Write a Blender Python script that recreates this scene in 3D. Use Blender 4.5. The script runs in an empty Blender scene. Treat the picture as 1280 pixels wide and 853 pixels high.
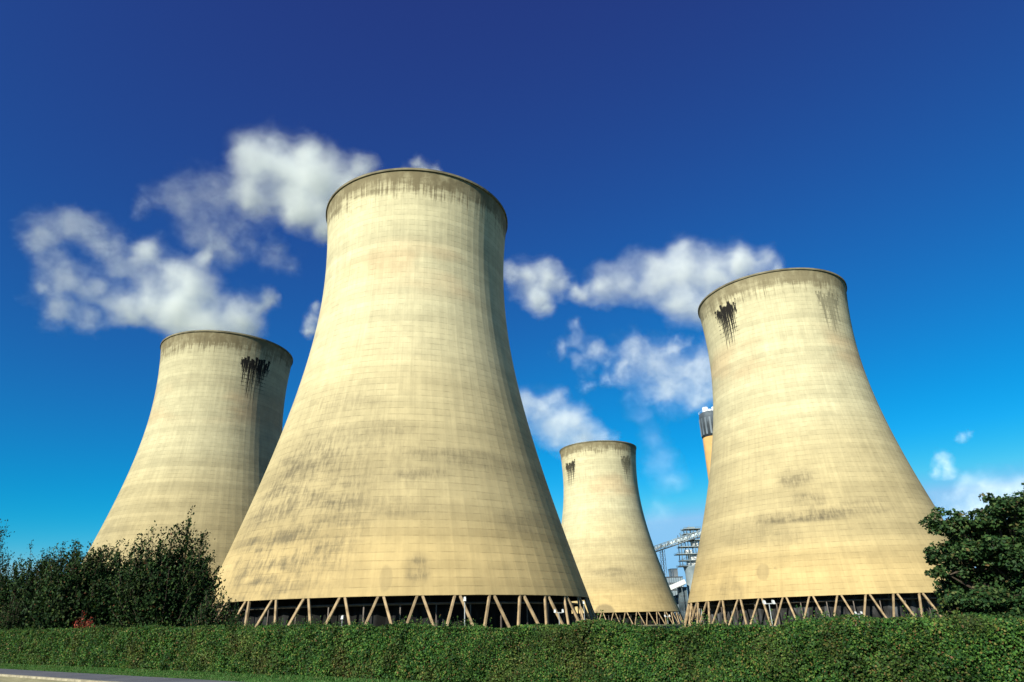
import bpy, bmesh, math, random
import numpy as np
from mathutils import Vector, Matrix
random.seed(7)
rng = np.random.default_rng(11)
R = math.radians
S = bpy.context.scene
COL = S.collection

# ------------------------------------------------------------------ camera
F, PITCH, ROLL, CH = 829.278, 0.40395, -0.02514, 2.248      # focal length in px of a 1280 wide frame
cp, sp, cr, sr = math.cos(PITCH), math.sin(PITCH), math.cos(ROLL), math.sin(ROLL)
_r = np.array([1, 0, 0.]); _u = np.array([0, -sp, cp]); FW = np.array([0, cp, sp])
RT = cr*_r + sr*_u; UP = -sr*_r + cr*_u
CAM = np.array([0, 0, CH])
cam = bpy.data.cameras.new('camera'); cam_o = bpy.data.objects.new('camera', cam); COL.objects.link(cam_o)
cam.sensor_width = 36; cam.lens = 36*F/1280; cam.clip_end = 30000; cam.clip_start = 0.1
M3 = Matrix(((RT[0], UP[0], -FW[0]), (RT[1], UP[1], -FW[1]), (RT[2], UP[2], -FW[2])))
cam_o.matrix_world = Matrix.Translation(CAM) @ M3.to_4x4()
S.camera = cam_o

def ray(x, y): return RT*(x-640)/F + UP*(426.5-y)/F + FW
def at_y(x, y, Y): d = ray(x, y); return CAM + d*(Y/d[1])
HN = np.array([.622, .783])                                  # normal of the hedge / path line
def at_line(x, y, dist): d = ray(x, y); return CAM + d*(dist/(d[0]*HN[0]+d[1]*HN[1]))

# ------------------------------------------------------------------ helpers
def tag(o, label=None, cat=None, group=None, kind=None):
    if label: o['label'] = label
    if cat: o['category'] = cat
    if group: o['group'] = group
    if kind: o['kind'] = kind
    return o
def empty(name, loc, label, cat, group=None, rz=0):
    o = bpy.data.objects.new(name, None); COL.objects.link(o); o.location = loc; o.rotation_euler.z = rz
    o.empty_display_size = .5
    return tag(o, label, cat, group)
def link(name, me, mat, parent=None):
    o = bpy.data.objects.new(name, me); COL.objects.link(o)
    if mat and not me.materials: me.materials.append(mat)
    if parent: o.parent = parent
    return o
def mesh_np(name, verts, faces, smooth=False):
    me = bpy.data.meshes.new(name)
    me.from_pydata([tuple(v) for v in verts], [], [tuple(f) for f in faces])
    if smooth: me.polygons.foreach_set('use_smooth', [True]*len(me.polygons))
    me.update(); return me
def quads_np(name, V, nv):                                   # V: (n*nv,3) every nv verts a face
    n = len(V)//nv
    me = bpy.data.meshes.new(name)
    me.vertices.add(n*nv); me.vertices.foreach_set('co', V.astype(np.float32).ravel())
    me.loops.add(n*nv); me.loops.foreach_set('vertex_index', np.arange(n*nv, dtype=np.int32))
    me.polygons.add(n); me.polygons.foreach_set('loop_start', np.arange(0, n*nv, nv, dtype=np.int32))
    me.polygons.foreach_set('loop_total', np.full(n, nv, dtype=np.int32))
    me.update(calc_edges=True); return me
class MB:
    def __init__(s): s.v = []; s.f = []
    def add(s, vs, fs):
        b = len(s.v); s.v += [tuple(v) for v in vs]; s.f += [tuple(b+i for i in f) for f in fs]; return s
    def box(s, x0, x1, y0, y1, z0, z1):
        vs = [(x, y, z) for z in (z0, z1) for y in (y0, y1) for x in (x0, x1)]
        return s.add(vs, [(0, 2, 3, 1), (4, 5, 7, 6), (0, 1, 5, 4), (2, 6, 7, 3), (0, 4, 6, 2), (1, 3, 7, 5)])
    def bar(s, a, b, w, d=None, n=4, w2=None):
        a = Vector(a); b = Vector(b); d = d or w; k = (w2/w if w2 else 1)
        t = (b-a).normalized(); q = t.to_track_quat('Z', 'Y').to_matrix()
        vs = []
        for p, kk in ((a, 1), (b, k)):
            for i in range(n):
                an = 2*math.pi*(i+.5)/n; rr = (math.sqrt(2) if n == 4 else 1)*.5*kk
                vs.append(p + q @ Vector((math.cos(an)*w*rr, math.sin(an)*d*rr, 0)))
        fs = [(i, (i+1) % n, n+(i+1) % n, n+i) for i in range(n)] + [tuple(range(n))[::-1], tuple(range(n, 2*n))]
        return s.add(vs, fs)
    def lathe(s, prof, n=24, c=(0, 0)):
        vs = []; m = len(prof)
        for i in range(n):
            a = 2*math.pi*i/n
            for r, z in prof: vs.append((c[0]+r*math.cos(a), c[1]+r*math.sin(a), z))
        fs = [(i*m+j, ((i+1) % n)*m+j, ((i+1) % n)*m+j+1, i*m+j+1) for i in range(n) for j in range(m-1)]
        return s.add(vs, fs)
    def build(s, name, mat, parent=None, smooth=False):
        return link(name, mesh_np(name, s.v, s.f, smooth), mat, parent)

# node helper
class NT:
    def __init__(s, name, world=False):
        s.m = bpy.data.materials.new(name); s.m.use_nodes = True
        s.t = s.m.node_tree; s.t.nodes.clear()
        s.out = s.t.nodes.new('ShaderNodeOutputMaterial')
    def n(s, typ, **k):
        nd = s.t.nodes.new('ShaderNode'+typ)
        for a, b in k.items(): setattr(nd, a, b)
        return nd
    def l(s, a, b): s.t.links.new(a, b)
    def put(s, sock, v):
        if hasattr(v, 'is_linked') or hasattr(v, 'links'): s.l(v, sock)
        else:
            try: sock.default_value = v
            except Exception: sock.default_value = (v, v, v)
    def math(s, op, a, b=0., c=None, clamp=False):
        nd = s.n('Math', operation=op, use_clamp=clamp); s.put(nd.inputs[0], a); s.put(nd.inputs[1], b)
        if c is not None: s.put(nd.inputs[2], c)
        return nd.outputs[0]
    def mix(s, fac, a, b, mode='MIX'):
        nd = s.n('Mix', data_type='RGBA', blend_type=mode); s.put(nd.inputs[0], fac)
        for i, v in ((6, a), (7, b)):
            if isinstance(v, tuple) and len(v) == 3: v = (*v, 1)
            s.put(nd.inputs[i], v)
        return nd.outputs[2]
    def mr(s, v, a, b, c=0., d=1., smooth=True):
        nd = s.n('MapRange', interpolation_type='SMOOTHSTEP' if smooth else 'LINEAR')
        for i, x in enumerate((v, a, b, c, d)): s.put(nd.inputs[i], x)
        return nd.outputs[0]
    def noise(s, vec, scale, det=3, rough=.55, dim='3D', dist=0., out=0):
        nd = s.n('TexNoise', noise_dimensions=dim)
        if dim == '1D': s.put(nd.inputs['W'], vec)
        elif vec is not None: s.l(vec, nd.inputs['Vector'])
        nd.inputs['Scale'].default_value = scale; nd.inputs['Detail'].default_value = det
        nd.inputs['Roughness'].default_value = rough; nd.inputs['Distortion'].default_value = dist
        return nd.outputs[out]
    def comb(s, x, y, z=0.):
        nd = s.n('CombineXYZ')
        for i, v in enumerate((x, y, z)): s.put(nd.inputs[i], v)
        return nd.outputs[0]
    def bsdf(s, col, rough=.8, spec=.3, metal=0., bump=None, bstr=.3, bdist=.1):
        b = s.n('BsdfPrincipled')
        if isinstance(col, tuple): b.inputs['Base Color'].default_value = (*col, 1)[:4]
        else: s.l(col, b.inputs['Base Color'])
        s.put(b.inputs['Roughness'], rough); b.inputs['Specular IOR Level'].default_value = spec
        b.inputs['Metallic'].default_value = metal
        if bump is not None:
            bn = s.n('Bump'); bn.inputs['Strength'].default_value = bstr; bn.inputs['Distance'].default_value = bdist
            s.l(bump, bn.inputs['Height']); s.l(bn.outputs[0], b.inputs['Normal'])
        s.l(b.outputs[0], s.out.inputs['Surface']); return b

def simple(name, col, rough=.8, var=.25, scale=1., metal=0., spec=.3):
    t = NT(name); co = t.n('TexCoord').outputs['Object']
    n1 = t.noise(co, scale, 4)
    c = t.mix(t.mr(n1, .3, .7), tuple(x*(1-var) for x in col), tuple(min(1, x*(1+var)) for x in col))
    t.bsdf(c, rough, spec, metal); return t.m

# ------------------------------------------------------------------ light
SUN_AZ, SUN_EL = R(34), R(30)        # azimuth: degrees to the left of straight behind the camera
sdir = Vector((-math.sin(SUN_AZ)*math.cos(SUN_EL), -math.cos(SUN_AZ)*math.cos(SUN_EL), math.sin(SUN_EL)))
sl = bpy.data.lights.new('sun', 'SUN'); so = bpy.data.objects.new('sun', sl); COL.objects.link(so)
sl.energy = 5.0; sl.angle = R(.53); sl.color = (1, .96, .79)
so.rotation_euler = sdir.to_track_quat('Z', 'Y').to_euler(); so.location = (-60, -80, 120)
W = bpy.data.worlds.new('World'); S.world = W; W.use_nodes = True
nt = W.node_tree; nt.nodes.clear()
def wn(t, **k):
    n = nt.nodes.new('ShaderNode'+t)
    for a, b in k.items(): setattr(n, a, b)
    return n
sky = wn('TexSky', sky_type='NISHITA', sun_disc=False, sun_elevation=SUN_EL)
sky.sun_rotation = math.atan2(sdir.x, sdir.y)
sky.air_density = 1.0; sky.dust_density = 0.3; sky.ozone_density = 2.5
SKY_G = (8., 1.54, 1.14); SKY_M = (2.3e-5, .335, .82)         # polarised, deeply saturated sky: per channel gamma and gain
sep = wn('SeparateColor'); nt.links.new(sky.outputs[0], sep.inputs[0]); cmb = wn('CombineColor')
for i in range(3):
    pw = wn('Math', operation='POWER'); mn = wn('Math', operation='MINIMUM'); nt.links.new(sep.outputs[i], mn.inputs[0]); mn.inputs[1].default_value = (4.2, 5.7, 7.1)[i]; nt.links.new(mn.outputs[0], pw.inputs[0]); pw.inputs[1].default_value = SKY_G[i]
    mu = wn('Math', operation='MULTIPLY_ADD'); nt.links.new(pw.outputs[0], mu.inputs[0]); mu.inputs[1].default_value = SKY_M[i]; mu.inputs[2].default_value = 0
    if i == 0:                                                # faint violet overhead that fades out lower down
        vi = wn('Math', operation='MULTIPLY_ADD', use_clamp=True); nt.links.new(sep.outputs[0], vi.inputs[0]); vi.inputs[1].default_value = -.065; vi.inputs[2].default_value = .19
        nt.links.new(vi.outputs[0], mu.inputs[2])
    nt.links.new(mu.outputs[0], cmb.inputs[i])
bg = wn('Background'); bg.inputs[1].default_value = .0635; wo = wn('OutputWorld')
nt.links.new(cmb.outputs[0], bg.inputs[0]); nt.links.new(bg.outputs[0], wo.inputs[0])

S.view_settings.view_transform = 'Standard'; S.view_settings.look = 'None'; S.view_settings.gamma = 1
S.view_settings.exposure = .9
S.cycles.use_denoising = True; S.cycles.max_bounces = 8; S.cycles.diffuse_bounces = 3; S.cycles.transparent_max_bounces = 16
S.cycles.volume_bounces = 5; S.cycles.volume_step_rate = 1.; S.cycles.volume_max_steps = 96
S.cycles.use_adaptive_sampling = True; S.cycles.adaptive_threshold = .02

# ------------------------------------------------------------------ cooling towers
RB, ZT, RTH, RTOP, ZS, H = 46.755, 93.334, 25.377, 26.722, 7.458, 114.
C1 = (RB**2-RTH**2)/ZT**2; C2 = (RTOP**2-RTH**2)/(H-ZT)**2
def rad(z): return math.sqrt(RTH**2 + (C1 if z < ZT else C2)*(z-ZT)**2)
NSEG = 80; LIFT = 1.55; NJ = 70

def concrete(name, seed, smudges=(), streaks=(), arches=(), tint=1., rim=1.):
    t = NT(name)
    uv = t.n('UVMap', uv_map='shell').outputs[0]
    s = t.n('SeparateXYZ'); t.l(uv, s.inputs[0]); u, v = s.outputs[0], s.outputs[1]      # degrees, metres
    uo = t.math('ADD', u, seed*37.)
    # metres-like coordinates for wall noise
    um = t.math('MULTIPLY', uo, .62)
    P = t.comb(um, v, seed*5.)
    lift = t.math('FLOOR', t.math('DIVIDE', t.math('SUBTRACT', v, ZS), LIFT))
    pan = t.math('FLOOR', t.math('DIVIDE', uo, 4.5)); pan9 = t.math('FLOOR', t.math('DIVIDE', uo, 9.))
    wn1 = t.n('TexWhiteNoise', noise_dimensions='1D'); t.l(t.math('ADD', lift, seed*11.), wn1.inputs['W'])
    wn2 = t.n('TexWhiteNoise', noise_dimensions='3D'); t.l(t.comb(pan, lift, seed), wn2.inputs['Vector'])
    wn3 = t.n('TexWhiteNoise', noise_dimensions='1D'); t.l(t.math('ADD', pan9, seed*3.), wn3.inputs['W'])
    # pale upper, tan lower concrete
    big = t.noise(t.comb(t.math('MULTIPLY', um, .5), v, seed*3.), .035, 3, .5)
    vv = t.math('ADD', v, t.math('MULTIPLY', t.math('SUBTRACT', big, .5), 40.))
    base = t.mix(t.mr(vv, 15., 80.), (0.375*tint, 0.29*tint, 0.145*tint), (0.460*tint, 0.418*tint, 0.270*tint))
    # greyer middle, warm strip above the sill
    mid = t.math('MULTIPLY', t.mr(v, 14., 30.), t.mr(v, 66., 42.))
    base = t.mix(t.math('MULTIPLY', mid, .45), base, (0.350*tint, 0.298*tint, 0.175*tint))
    base = t.mix(t.math('MULTIPLY', t.mr(v, 24., 9.), .55), base, (0.45*tint, 0.335*tint, 0.158*tint))
    # peach coloured band where repairs were made below the throat
    pb = t.math('MULTIPLY', t.mr(v, 74., 82.), t.mr(v, 96., 88.))
    pb = t.math('MULTIPLY', pb, t.mr(t.noise(t.comb(t.math('MULTIPLY', um, .35), v, seed), .09, 2), .40, .62))
    base = t.mix(t.math('MULTIPLY', pb, .45), base, (0.449*tint, 0.312*tint, 0.179*tint))
    # lifts and panels
    g = t.math('ADD', t.math('MULTIPLY', wn1.outputs[0], .10), .95)
    g = t.math('MULTIPLY', g, t.math('ADD', t.math('MULTIPLY', wn2.outputs[0], .06), .97))
    g = t.math('MULTIPLY', g, t.math('ADD', t.math('MULTIPLY', wn3.outputs[0], .06), .97))
    band = t.noise(t.math('ADD', v, seed*70.), .16, 2, .5, '1D')
    g = t.math('MULTIPLY', g, t.mr(band, .3, .7, .93, 1.06))
    # vertical streaking
    st = t.noise(t.comb(t.math('MULTIPLY', um, 1.1), t.math('MULTIPLY', v, .05), seed), 1., 4, .6)
    g = t.math('MULTIPLY', g, t.mr(st, .3, .72, 1.04, .93))
    st2 = t.noise(t.comb(t.math('MULTIPLY', um, 3.2), t.math('MULTIPLY', v, .16), seed+2), 1., 3, .6)
    g = t.math('MULTIPLY', g, t.mr(st2, .3, .72, 1.02, .97))
    # mottling
    mo = t.noise(P, .35, 5, .65); g = t.math('MULTIPLY', g, t.mr(mo, .3, .7, .94, 1.05))
    mo2 = t.noise(t.comb(um, t.math('MULTIPLY', v, 2.6), seed+8.), .10, 4, .6)
    g = t.math('MULTIPLY', g, t.mr(mo2, .35, .7, 1.04, .93))
    # joint lines
    fr = t.math('FRACT', t.math('DIVIDE', t.math('SUBTRACT', v, ZS), LIFT))
    e = t.math('MINIMUM', fr, t.math('SUBTRACT', 1., fr))
    lnz = t.noise(t.comb(t.math('MULTIPLY', um, 1.2), lift, seed), .45, 3)
    hl = t.math('MULTIPLY', t.mr(e, .085, .03), t.mr(lnz, .40, .64, .12, 1.))
    fu = t.math('FRACT', t.math('DIVIDE', uo, 4.5)); eu = t.math('MINIMUM', fu, t.math('SUBTRACT', 1., fu))
    vl = t.math('MULTIPLY', t.mr(eu, .05, .012), t.mr(t.noise(t.comb(pan, t.math('MULTIPLY', v, .4), seed), 1.3, 2), .42, .6))
    ln = t.math('MAXIMUM', t.math('MULTIPLY', hl, .25), t.math('MULTIPLY', vl, t.mr(v, 30., 80., .035, .10)))
    g = t.math('MULTIPLY', g, t.math('SUBTRACT', 1., ln))
    col = t.mix(1., base, t.comb(g, g, g), 'MULTIPLY')
    # grey dirt patches (centre u, v, half width u, half height v, strength)
    def gauss(c):
        a = t.math('DIVIDE', t.math('SUBTRACT', u, c[0]), c[2]); b = t.math('DIVIDE', t.math('SUBTRACT', v, c[1]), c[3])
        q = t.math('ADD', t.math('MULTIPLY', a, a), t.math('MULTIPLY', b, b))
        return t.math('EXPONENT', t.math('MULTIPLY', q, -1.)), a, b
    blot = t.noise(t.comb(t.math('MULTIPLY', um, .42), t.math('MULTIPLY', v, 1.7), seed+4.), .2, 5, .62)
    fine = t.noise(t.comb(t.math('MULTIPLY', um, 2.6), t.math('MULTIPLY', v, .55), seed+6.), .6, 4, .7)
    tot = None
    for c in smudges:
        ga, _, _ = gauss(c)
        tx = t.math('ADD', t.math('MULTIPLY', blot, .55), t.math('MULTIPLY', fine, .45))
        m = t.math('MULTIPLY', t.mr(ga, .03, .65), t.math('ADD', t.math('MULTIPLY', t.mr(tx, .40, .66), .78), .22))
        m = t.math('MULTIPLY', m, c[4]); tot = m if tot is None else t.math('MAXIMUM', tot, m)
    # scattered little dirt marks hanging under joints
    sc = t.mr(t.noise(t.comb(t.math('MULTIPLY', um, .8), t.math('MULTIPLY', v, 2.4), seed+9.), .33, 4, .7), .64, .80)
    sc = t.math('MULTIPLY', t.math('MULTIPLY', sc, .55), t.math('MULTIPLY', t.mr(v, 62., 40.), t.mr(v, 10., 16.)))
    tot = sc if tot is None else t.math('MAXIMUM', tot, sc)
    col = t.mix(tot, col, (.095, .080, .052))
    # dark arch marks near the sill
    for c in arches:
        a = t.math('DIVIDE', t.math('SUBTRACT', u, c[0]), c[2]); b = t.math('DIVIDE', t.math('SUBTRACT', v, c[1]), c[3])
        q = t.math('SQRT', t.math('ADD', t.math('MULTIPLY', a, a), t.math('MULTIPLY', b, b)))
        q = t.math('ADD', q, t.math('MULTIPLY', t.math('SUBTRACT', fine, .5), .5))
        col = t.mix(t.math('MULTIPLY', t.mr(q, 1.05, .75), c[4]), col, (.15, .12, .07))
    # rim: dark weathered collar with drips
    dr = t.noise(t.comb(t.math('MULTIPLY', um, 1.6), t.math('MULTIPLY', v, .06), seed+1.), 1., 4, .65)
    low = t.math('SUBTRACT', H-6.2, t.math('MULTIPLY', t.mr(t.math('ADD', t.math('MULTIPLY', dr, .5), t.math('MULTIPLY', blot, .5)), .40, .62), 5.))
    hi = t.math('ADD', low, 5.)
    rm = t.math('MULTIPLY', t.mr(v, low, hi), t.mr(t.noise(P, .25, 4, .6), .25, .6, .6, 1.))
    col = t.mix(t.math('MULTIPLY', rm, .95*rim), col, (.115, .092, .052))
    th = t.math('MULTIPLY', t.mr(dr, .60, .68), t.math('MULTIPLY', t.mr(v, H-11, H-7), t.mr(v, H-1.5, H-3)))
    col = t.mix(t.math('MULTIPLY', th, .55), col, (.06, .05, .035))
    # black leakage patches: separate tapering runs below weeping joints
    def white(v1, v2):
        w = t.n('TexWhiteNoise', noise_dimensions='2D'); t.l(t.comb(v1, v2, 0.), w.inputs['Vector']); return w.outputs[0]
    for c in streaks:
        a = t.math('DIVIDE', t.math('SUBTRACT', u, c[0]), c[2])
        env = t.math('SUBTRACT', 1., t.math('MULTIPLY', a, a), clamp=True)
        wob = t.math('MULTIPLY', t.math('SUBTRACT', t.noise(t.comb(0., v, seed), .35, 2), .5), 1.0)
        tot = None
        for cw, salt in ((1.5, 1), (2.6, 2), (.9, 3)):
            x = t.math('DIVIDE', t.math('ADD', u, wob), cw)
            cid = t.math('FLOOR', x); fx = t.math('ABSOLUTE', t.math('MULTIPLY', t.math('SUBTRACT', t.math('FRACT', x), .5), 2.))
            w1 = white(cid, seed*13.+salt*7.); w2 = white(cid, seed*29.+salt*3.+100.)
            top = t.math('ADD', c[1]+c[3]*(.05 if salt != 2 else .2), t.math('MULTIPLY', w2, c[3]*.45))
            ln_ = t.math('MULTIPLY', t.math('ADD', c[3]*.45, t.math('MULTIPLY', t.math('POWER', w1, 1.8), c[3]*1.9)), t.math('ADD', env, .02))
            q = t.math('DIVIDE', t.math('SUBTRACT', top, v), ln_)
            inside = t.math('MULTIPLY', t.mr(q, -.04, .04), t.mr(q, 1.05, .85))
            half = t.math('MULTIPLY', t.math('SUBTRACT', 1.15, t.math('MULTIPLY', q, .85)), t.math('ADD', .55, t.math('MULTIPLY', w2, .5)))
            m = t.math('MULTIPLY', inside, t.mr(t.math('SUBTRACT', fx, half), .12, -.12))
            tot = m if tot is None else t.math('MAXIMUM', tot, m)
        zone = t.math('MULTIPLY', t.mr(v, c[1]-c[3]*1.5, c[1]-c[3]*.6), t.mr(v, c[1]+c[3]*.5, c[1]+c[3]*.3))
        weep = t.math('MULTIPLY', t.math('MULTIPLY', zone, t.mr(env, .15, .5)), t.mr(e, .16, .06))
        tot = t.math('MAXIMUM', tot, t.math('MULTIPLY', weep, t.mr(fine, .42, .55)))
        tot = t.math('MULTIPLY', tot, t.mr(env, 0., .08))
        col = t.mix(t.math('MULTIPLY', tot, c[4]), col, (.012, .011, .010))
    bh = t.math('SUBTRACT', t.math('MULTIPLY', mo, .05), hl)
    t.bsdf(col, .9, .15, bump=bh, bstr=.3, bdist=.08)
    return t.m

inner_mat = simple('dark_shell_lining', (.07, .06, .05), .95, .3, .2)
def make_leg_mats():
    t = NT('leg_concrete'); g = t.n('NewGeometry'); co = t.n('TexCoord').outputs['Object']
    n1 = t.noise(co, .8, 4); c = t.mix(t.mr(n1, .3, .7), (.19, .135, .078), (.34, .25, .15))
    oi = t.n('ObjectInfo').outputs['Random']
    k = t.mr(oi, 0., 1., .8, 1.1, False); c = t.mix(1., c, t.comb(k, k, k), 'MULTIPLY')
    t.bsdf(c, .85, .2); return t.m
leg_mat = make_leg_mats()
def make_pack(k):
    t = NT('stained_packing_with_shade'); co = t.n('TexCoord').outputs['Object']
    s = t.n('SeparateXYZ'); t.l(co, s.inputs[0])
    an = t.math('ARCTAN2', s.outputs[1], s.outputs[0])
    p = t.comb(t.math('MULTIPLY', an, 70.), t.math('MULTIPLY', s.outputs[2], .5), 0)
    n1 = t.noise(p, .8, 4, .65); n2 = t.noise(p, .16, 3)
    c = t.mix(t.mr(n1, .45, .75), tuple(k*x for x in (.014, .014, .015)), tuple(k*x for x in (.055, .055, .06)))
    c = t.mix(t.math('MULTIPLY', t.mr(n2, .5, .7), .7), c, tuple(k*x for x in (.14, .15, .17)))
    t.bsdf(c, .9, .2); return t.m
pack_shaded, pack_grey = make_pack(.22), make_pack(.8)  # darker copy carries the shade of the tower interior in its colour
pipe_mat = simple('grey_galvanised_pipe', (.11, .09, .08), .6, .3, .4)
basin_mat = simple('damp_basin_concrete', (.16, .145, .11), .9, .3, .3)

# one leg of each slant, in tower coordinates (axis at the origin, pair centred on +X)
APX, FOOT = R(.6), R(3.9)
def leg_mesh(sgn):
    r0 = rad(0.35)-.35; r1 = rad(ZS)-.35
    a = (r0*math.cos(FOOT*sgn), r0*math.sin(FOOT*sgn), .30); b = (r1*math.cos(APX*sgn), r1*math.sin(APX*sgn), ZS+.02)
    a = Vector(a); b = Vector(b); t = (b-a).normalized()
    rd = Vector((1, 0, 0)); s_ = t.cross(rd).normalized(); o_ = s_.cross(t).normalized()
    vs = []; w = .235; ch = .06
    oct_ = [(w, w-ch), (w-ch, w), (-w+ch, w), (-w, w-ch), (-w, -w+ch), (-w+ch, -w), (w-ch, -w), (w, -w+ch)]
    for p in (a, b):
        for x, y in oct_: vs.append(p + s_*x + o_*y)
    fs = [(i, (i+1) % 8, 8+(i+1) % 8, 8+i) for i in range(8)] + [tuple(range(8))[::-1], tuple(range(8, 16))]
    return mesh_np('leg', vs, fs)
leg_me = [leg_mesh(-1), leg_mesh(1)]
for m in leg_me: m.materials.append(leg_mat)
# pedestal on which two neighbouring legs stand
def pedestal_mesh():
    mb = MB(); r = rad(0)-.5; w = R(4.5)
    c = Vector((r*math.cos(w), r*math.sin(w), 0)); q = Matrix.Rotation(w, 3, 'Z')
    vs = []
    for z, k in ((0, 1), (.30, 1), (.42, .85)):
        for x, y in ((-.8, -1.1), (.8, -1.1), (.8, 1.1), (-.8, 1.1)): vs.append(c + q @ Vector((x*k, y*k, z)))
    mb.add(vs, [(0, 1, 5, 4), (1, 2, 6, 5), (2, 3, 7, 6), (3, 0, 4, 7), (4, 5, 9, 8), (5, 6, 10, 9), (6, 7, 11, 10), (7, 4, 8, 11), (8, 9, 10, 11), (3, 2, 1, 0)])
    return mesh_np('pedestal', mb.v, mb.f)
ped_me = pedestal_mesh(); ped_me.materials.append(basin_mat)
sup_me = None

def tower(X, Y, label, mat, legoff, pack_mat):
    root = empty('cooling_tower', (X, Y, 0), label, 'cooling tower', 'concrete cooling towers of the power station')
    face = math.atan2(-Y, -X)                              # direction from the tower to the road
    # shell, u = 0 faces the road, growing towards the right as seen from there
    zs = [ZS] + [ZS + LIFT*(j+1) for j in range(NJ-1)]; zs = [z for z in zs if z < H-.6] + [H]
    nz = len(zs)
    V = []; Fc = []; UVu = []
    off = legoff % R(9)
    n = NSEG
    th0 = face + math.pi
    # keep the panel edges on the leg grid
    th0 = math.floor((th0-off)/R(4.5))*R(4.5) + off
    ang = [th0 + 2*math.pi*i/n for i in range(n+1)]
    for i in range(n):
        for z in zs:
            r = rad(z); V.append((r*math.cos(ang[i]), r*math.sin(ang[i]), z))
    uvs = []
    def U(i): return math.degrees(ang[i]-face) - 360       # -180 .. 180
    for i in range(n):
        i2 = (i+1) % n
        for j in range(nz-1):
            Fc.append((i*nz+j, i2*nz+j, i2*nz+j+1, i*nz+j+1))
            uvs += [U(i), zs[j], U(i+1), zs[j], U(i+1), zs[j+1], U(i), zs[j+1]]
    # lips and lining
    zi = [ZS + (H-ZS)*k/14 for k in range(15)]; nb = len(V); thick = lambda z: .85 if z < ZS+1 else .45
    for i in range(n):
        for z in zi:
            r = rad(z)-thick(z); V.append((r*math.cos(ang[i]), r*math.sin(ang[i]), z))
    mi = [0]*len(Fc)
    for i in range(n):
        i2 = (i+1) % n
        for j in range(14):
            Fc.append((nb+i*15+j, nb+i*15+j+1, nb+i2*15+j+1, nb+i2*15+j)); uvs += [0.]*8; mi.append(1)
        Fc.append((i2*nz, i*nz, nb+i*15, nb+i2*15)); uvs += [0.]*8; mi.append(1)
        Fc.append((i*nz+nz-1, i2*nz+nz-1, nb+i2*15+14, nb+i*15+14)); uvs += [0, H-.5]*4; mi.append(0)
    me = mesh_np('shell', V, Fc)
    uvl = me.uv_layers.new(name='shell'); uvl.data.foreach_set('uv', uvs)
    me.materials.append(mat); me.materials.append(inner_mat); me.polygons.foreach_set('material_index', mi)
    link('shell', me, None, root)
    # rim walkway ring, a little proud of the shell
    rr = rad(H)
    MB().lathe([(rr+.02, H-.55), (rr+.28, H-.5), (rr+.28, H+.12), (rr-.5, H+.12), (rr-.5, H-.3), (rr+.02, H-.55)], 80).build('rim', rim_mat, root)
    for k in range(40):
        a = off + R(9)*k
        for m in leg_me:
            o = link('leg', m, None, root); o.rotation_euler.z = a
        o = link('pedestal', ped_me, None, root); o.rotation_euler.z = a
    # basin kerb, packing wall, distribution pipe
    b = rad(0)
    MB().lathe([(b+1.3, 0), (b+1.3, .35), (b+.9, .35), (b+.9, 0)], 80).build('basin_kerb', basin_mat, root)
    pk = MB(); rp = rad(4)-6.; prof = []
    vs = []; npn = 160
    for k in range(npn):
        r_ = rp + (.5 if k % 2 else 0); a = 2*math.pi*k/npn
        for z in (0, 6.3, 8.6): vs.append((r_*math.cos(a), r_*math.sin(a), z))
    fs = []
    for k in range(npn):
        k2 = (k+1) % npn
        for j in range(2): fs.append((k*3+j, k2*3+j, k2*3+j+1, k*3+j+1))
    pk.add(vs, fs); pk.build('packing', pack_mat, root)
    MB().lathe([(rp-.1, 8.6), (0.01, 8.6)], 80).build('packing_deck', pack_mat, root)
    pp = MB(); rq = rp+2.2; n2 = 96
    prof = [(rq+.22*math.cos(q), 6.15+.22*math.sin(q)) for q in [2*math.pi*i/8 for i in range(9)]]
    pp.lathe(prof, n2).build('distribution_pipe', pipe_mat, root, True)
    global sup_me
    if sup_me is None:
        q = MB(); q.bar((rq*math.cos(R(4.5)), rq*math.sin(R(4.5)), 0), (rq*math.cos(R(4.5)), rq*math.sin(R(4.5)), 6.), .22)
        sup_me = mesh_np('pipe_support', q.v, q.f); sup_me.materials.append(pipe_mat)
    for k in range(40): link('pipe_support', sup_me, None, root).rotation_euler.z = off+R(9)*k
    return root
rim_mat = simple('rim_concrete', (.13, .115, .075), .9, .35, .25)

mA = concrete('weathered_concrete_a', 1., tint=.95, rim=.95,
    smudges=[(-36, 24, 24, 19, .95), (-18, 40, 22, 4, .5), (-14, 33, 30, 7, .35), (4, 31, 9, 1.6, .7), (20, 35, 26, 2., .62), (-30, 48, 20, 5, .42), (3, 12, 3., 2.6, .8), (-6, 24, 20, 2.2, .5), (38, 22, 9, 2.5, .5), (-4, 41, 5, 2, .3)],
    arches=[(-4.5, 10.5, 1.7, 2.6, .3)])
mC = concrete('weathered_concrete_b', 2., tint=.89, rim=.8,
    smudges=[(-4, 29.5, 24, 2.0, 1.), (-2, 33, 9, 3., .8), (-4, 41, 8, 3., .8), (25, 31, 16, 2.5, .5), (-28, 26, 14, 4, .42), (-12, 24, 9, 3, .4), (-37, 9, 7, 5, .5)],
    streaks=[(-37, 103, 12, 7.5, 1.), (47, 102, 12, 8, .5)], arches=[(-22, 14.5, 3., 2.6, .35)])
mL = concrete('weathered_concrete_c', 3., tint=.78, rim=.95,
    smudges=[(-55, 30, 14, 12, .35), (-10, 28, 25, 8, .22), (30, 80, 20, 16, .25)],
    streaks=[(25, 101, 15, 8, 1.)])
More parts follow.
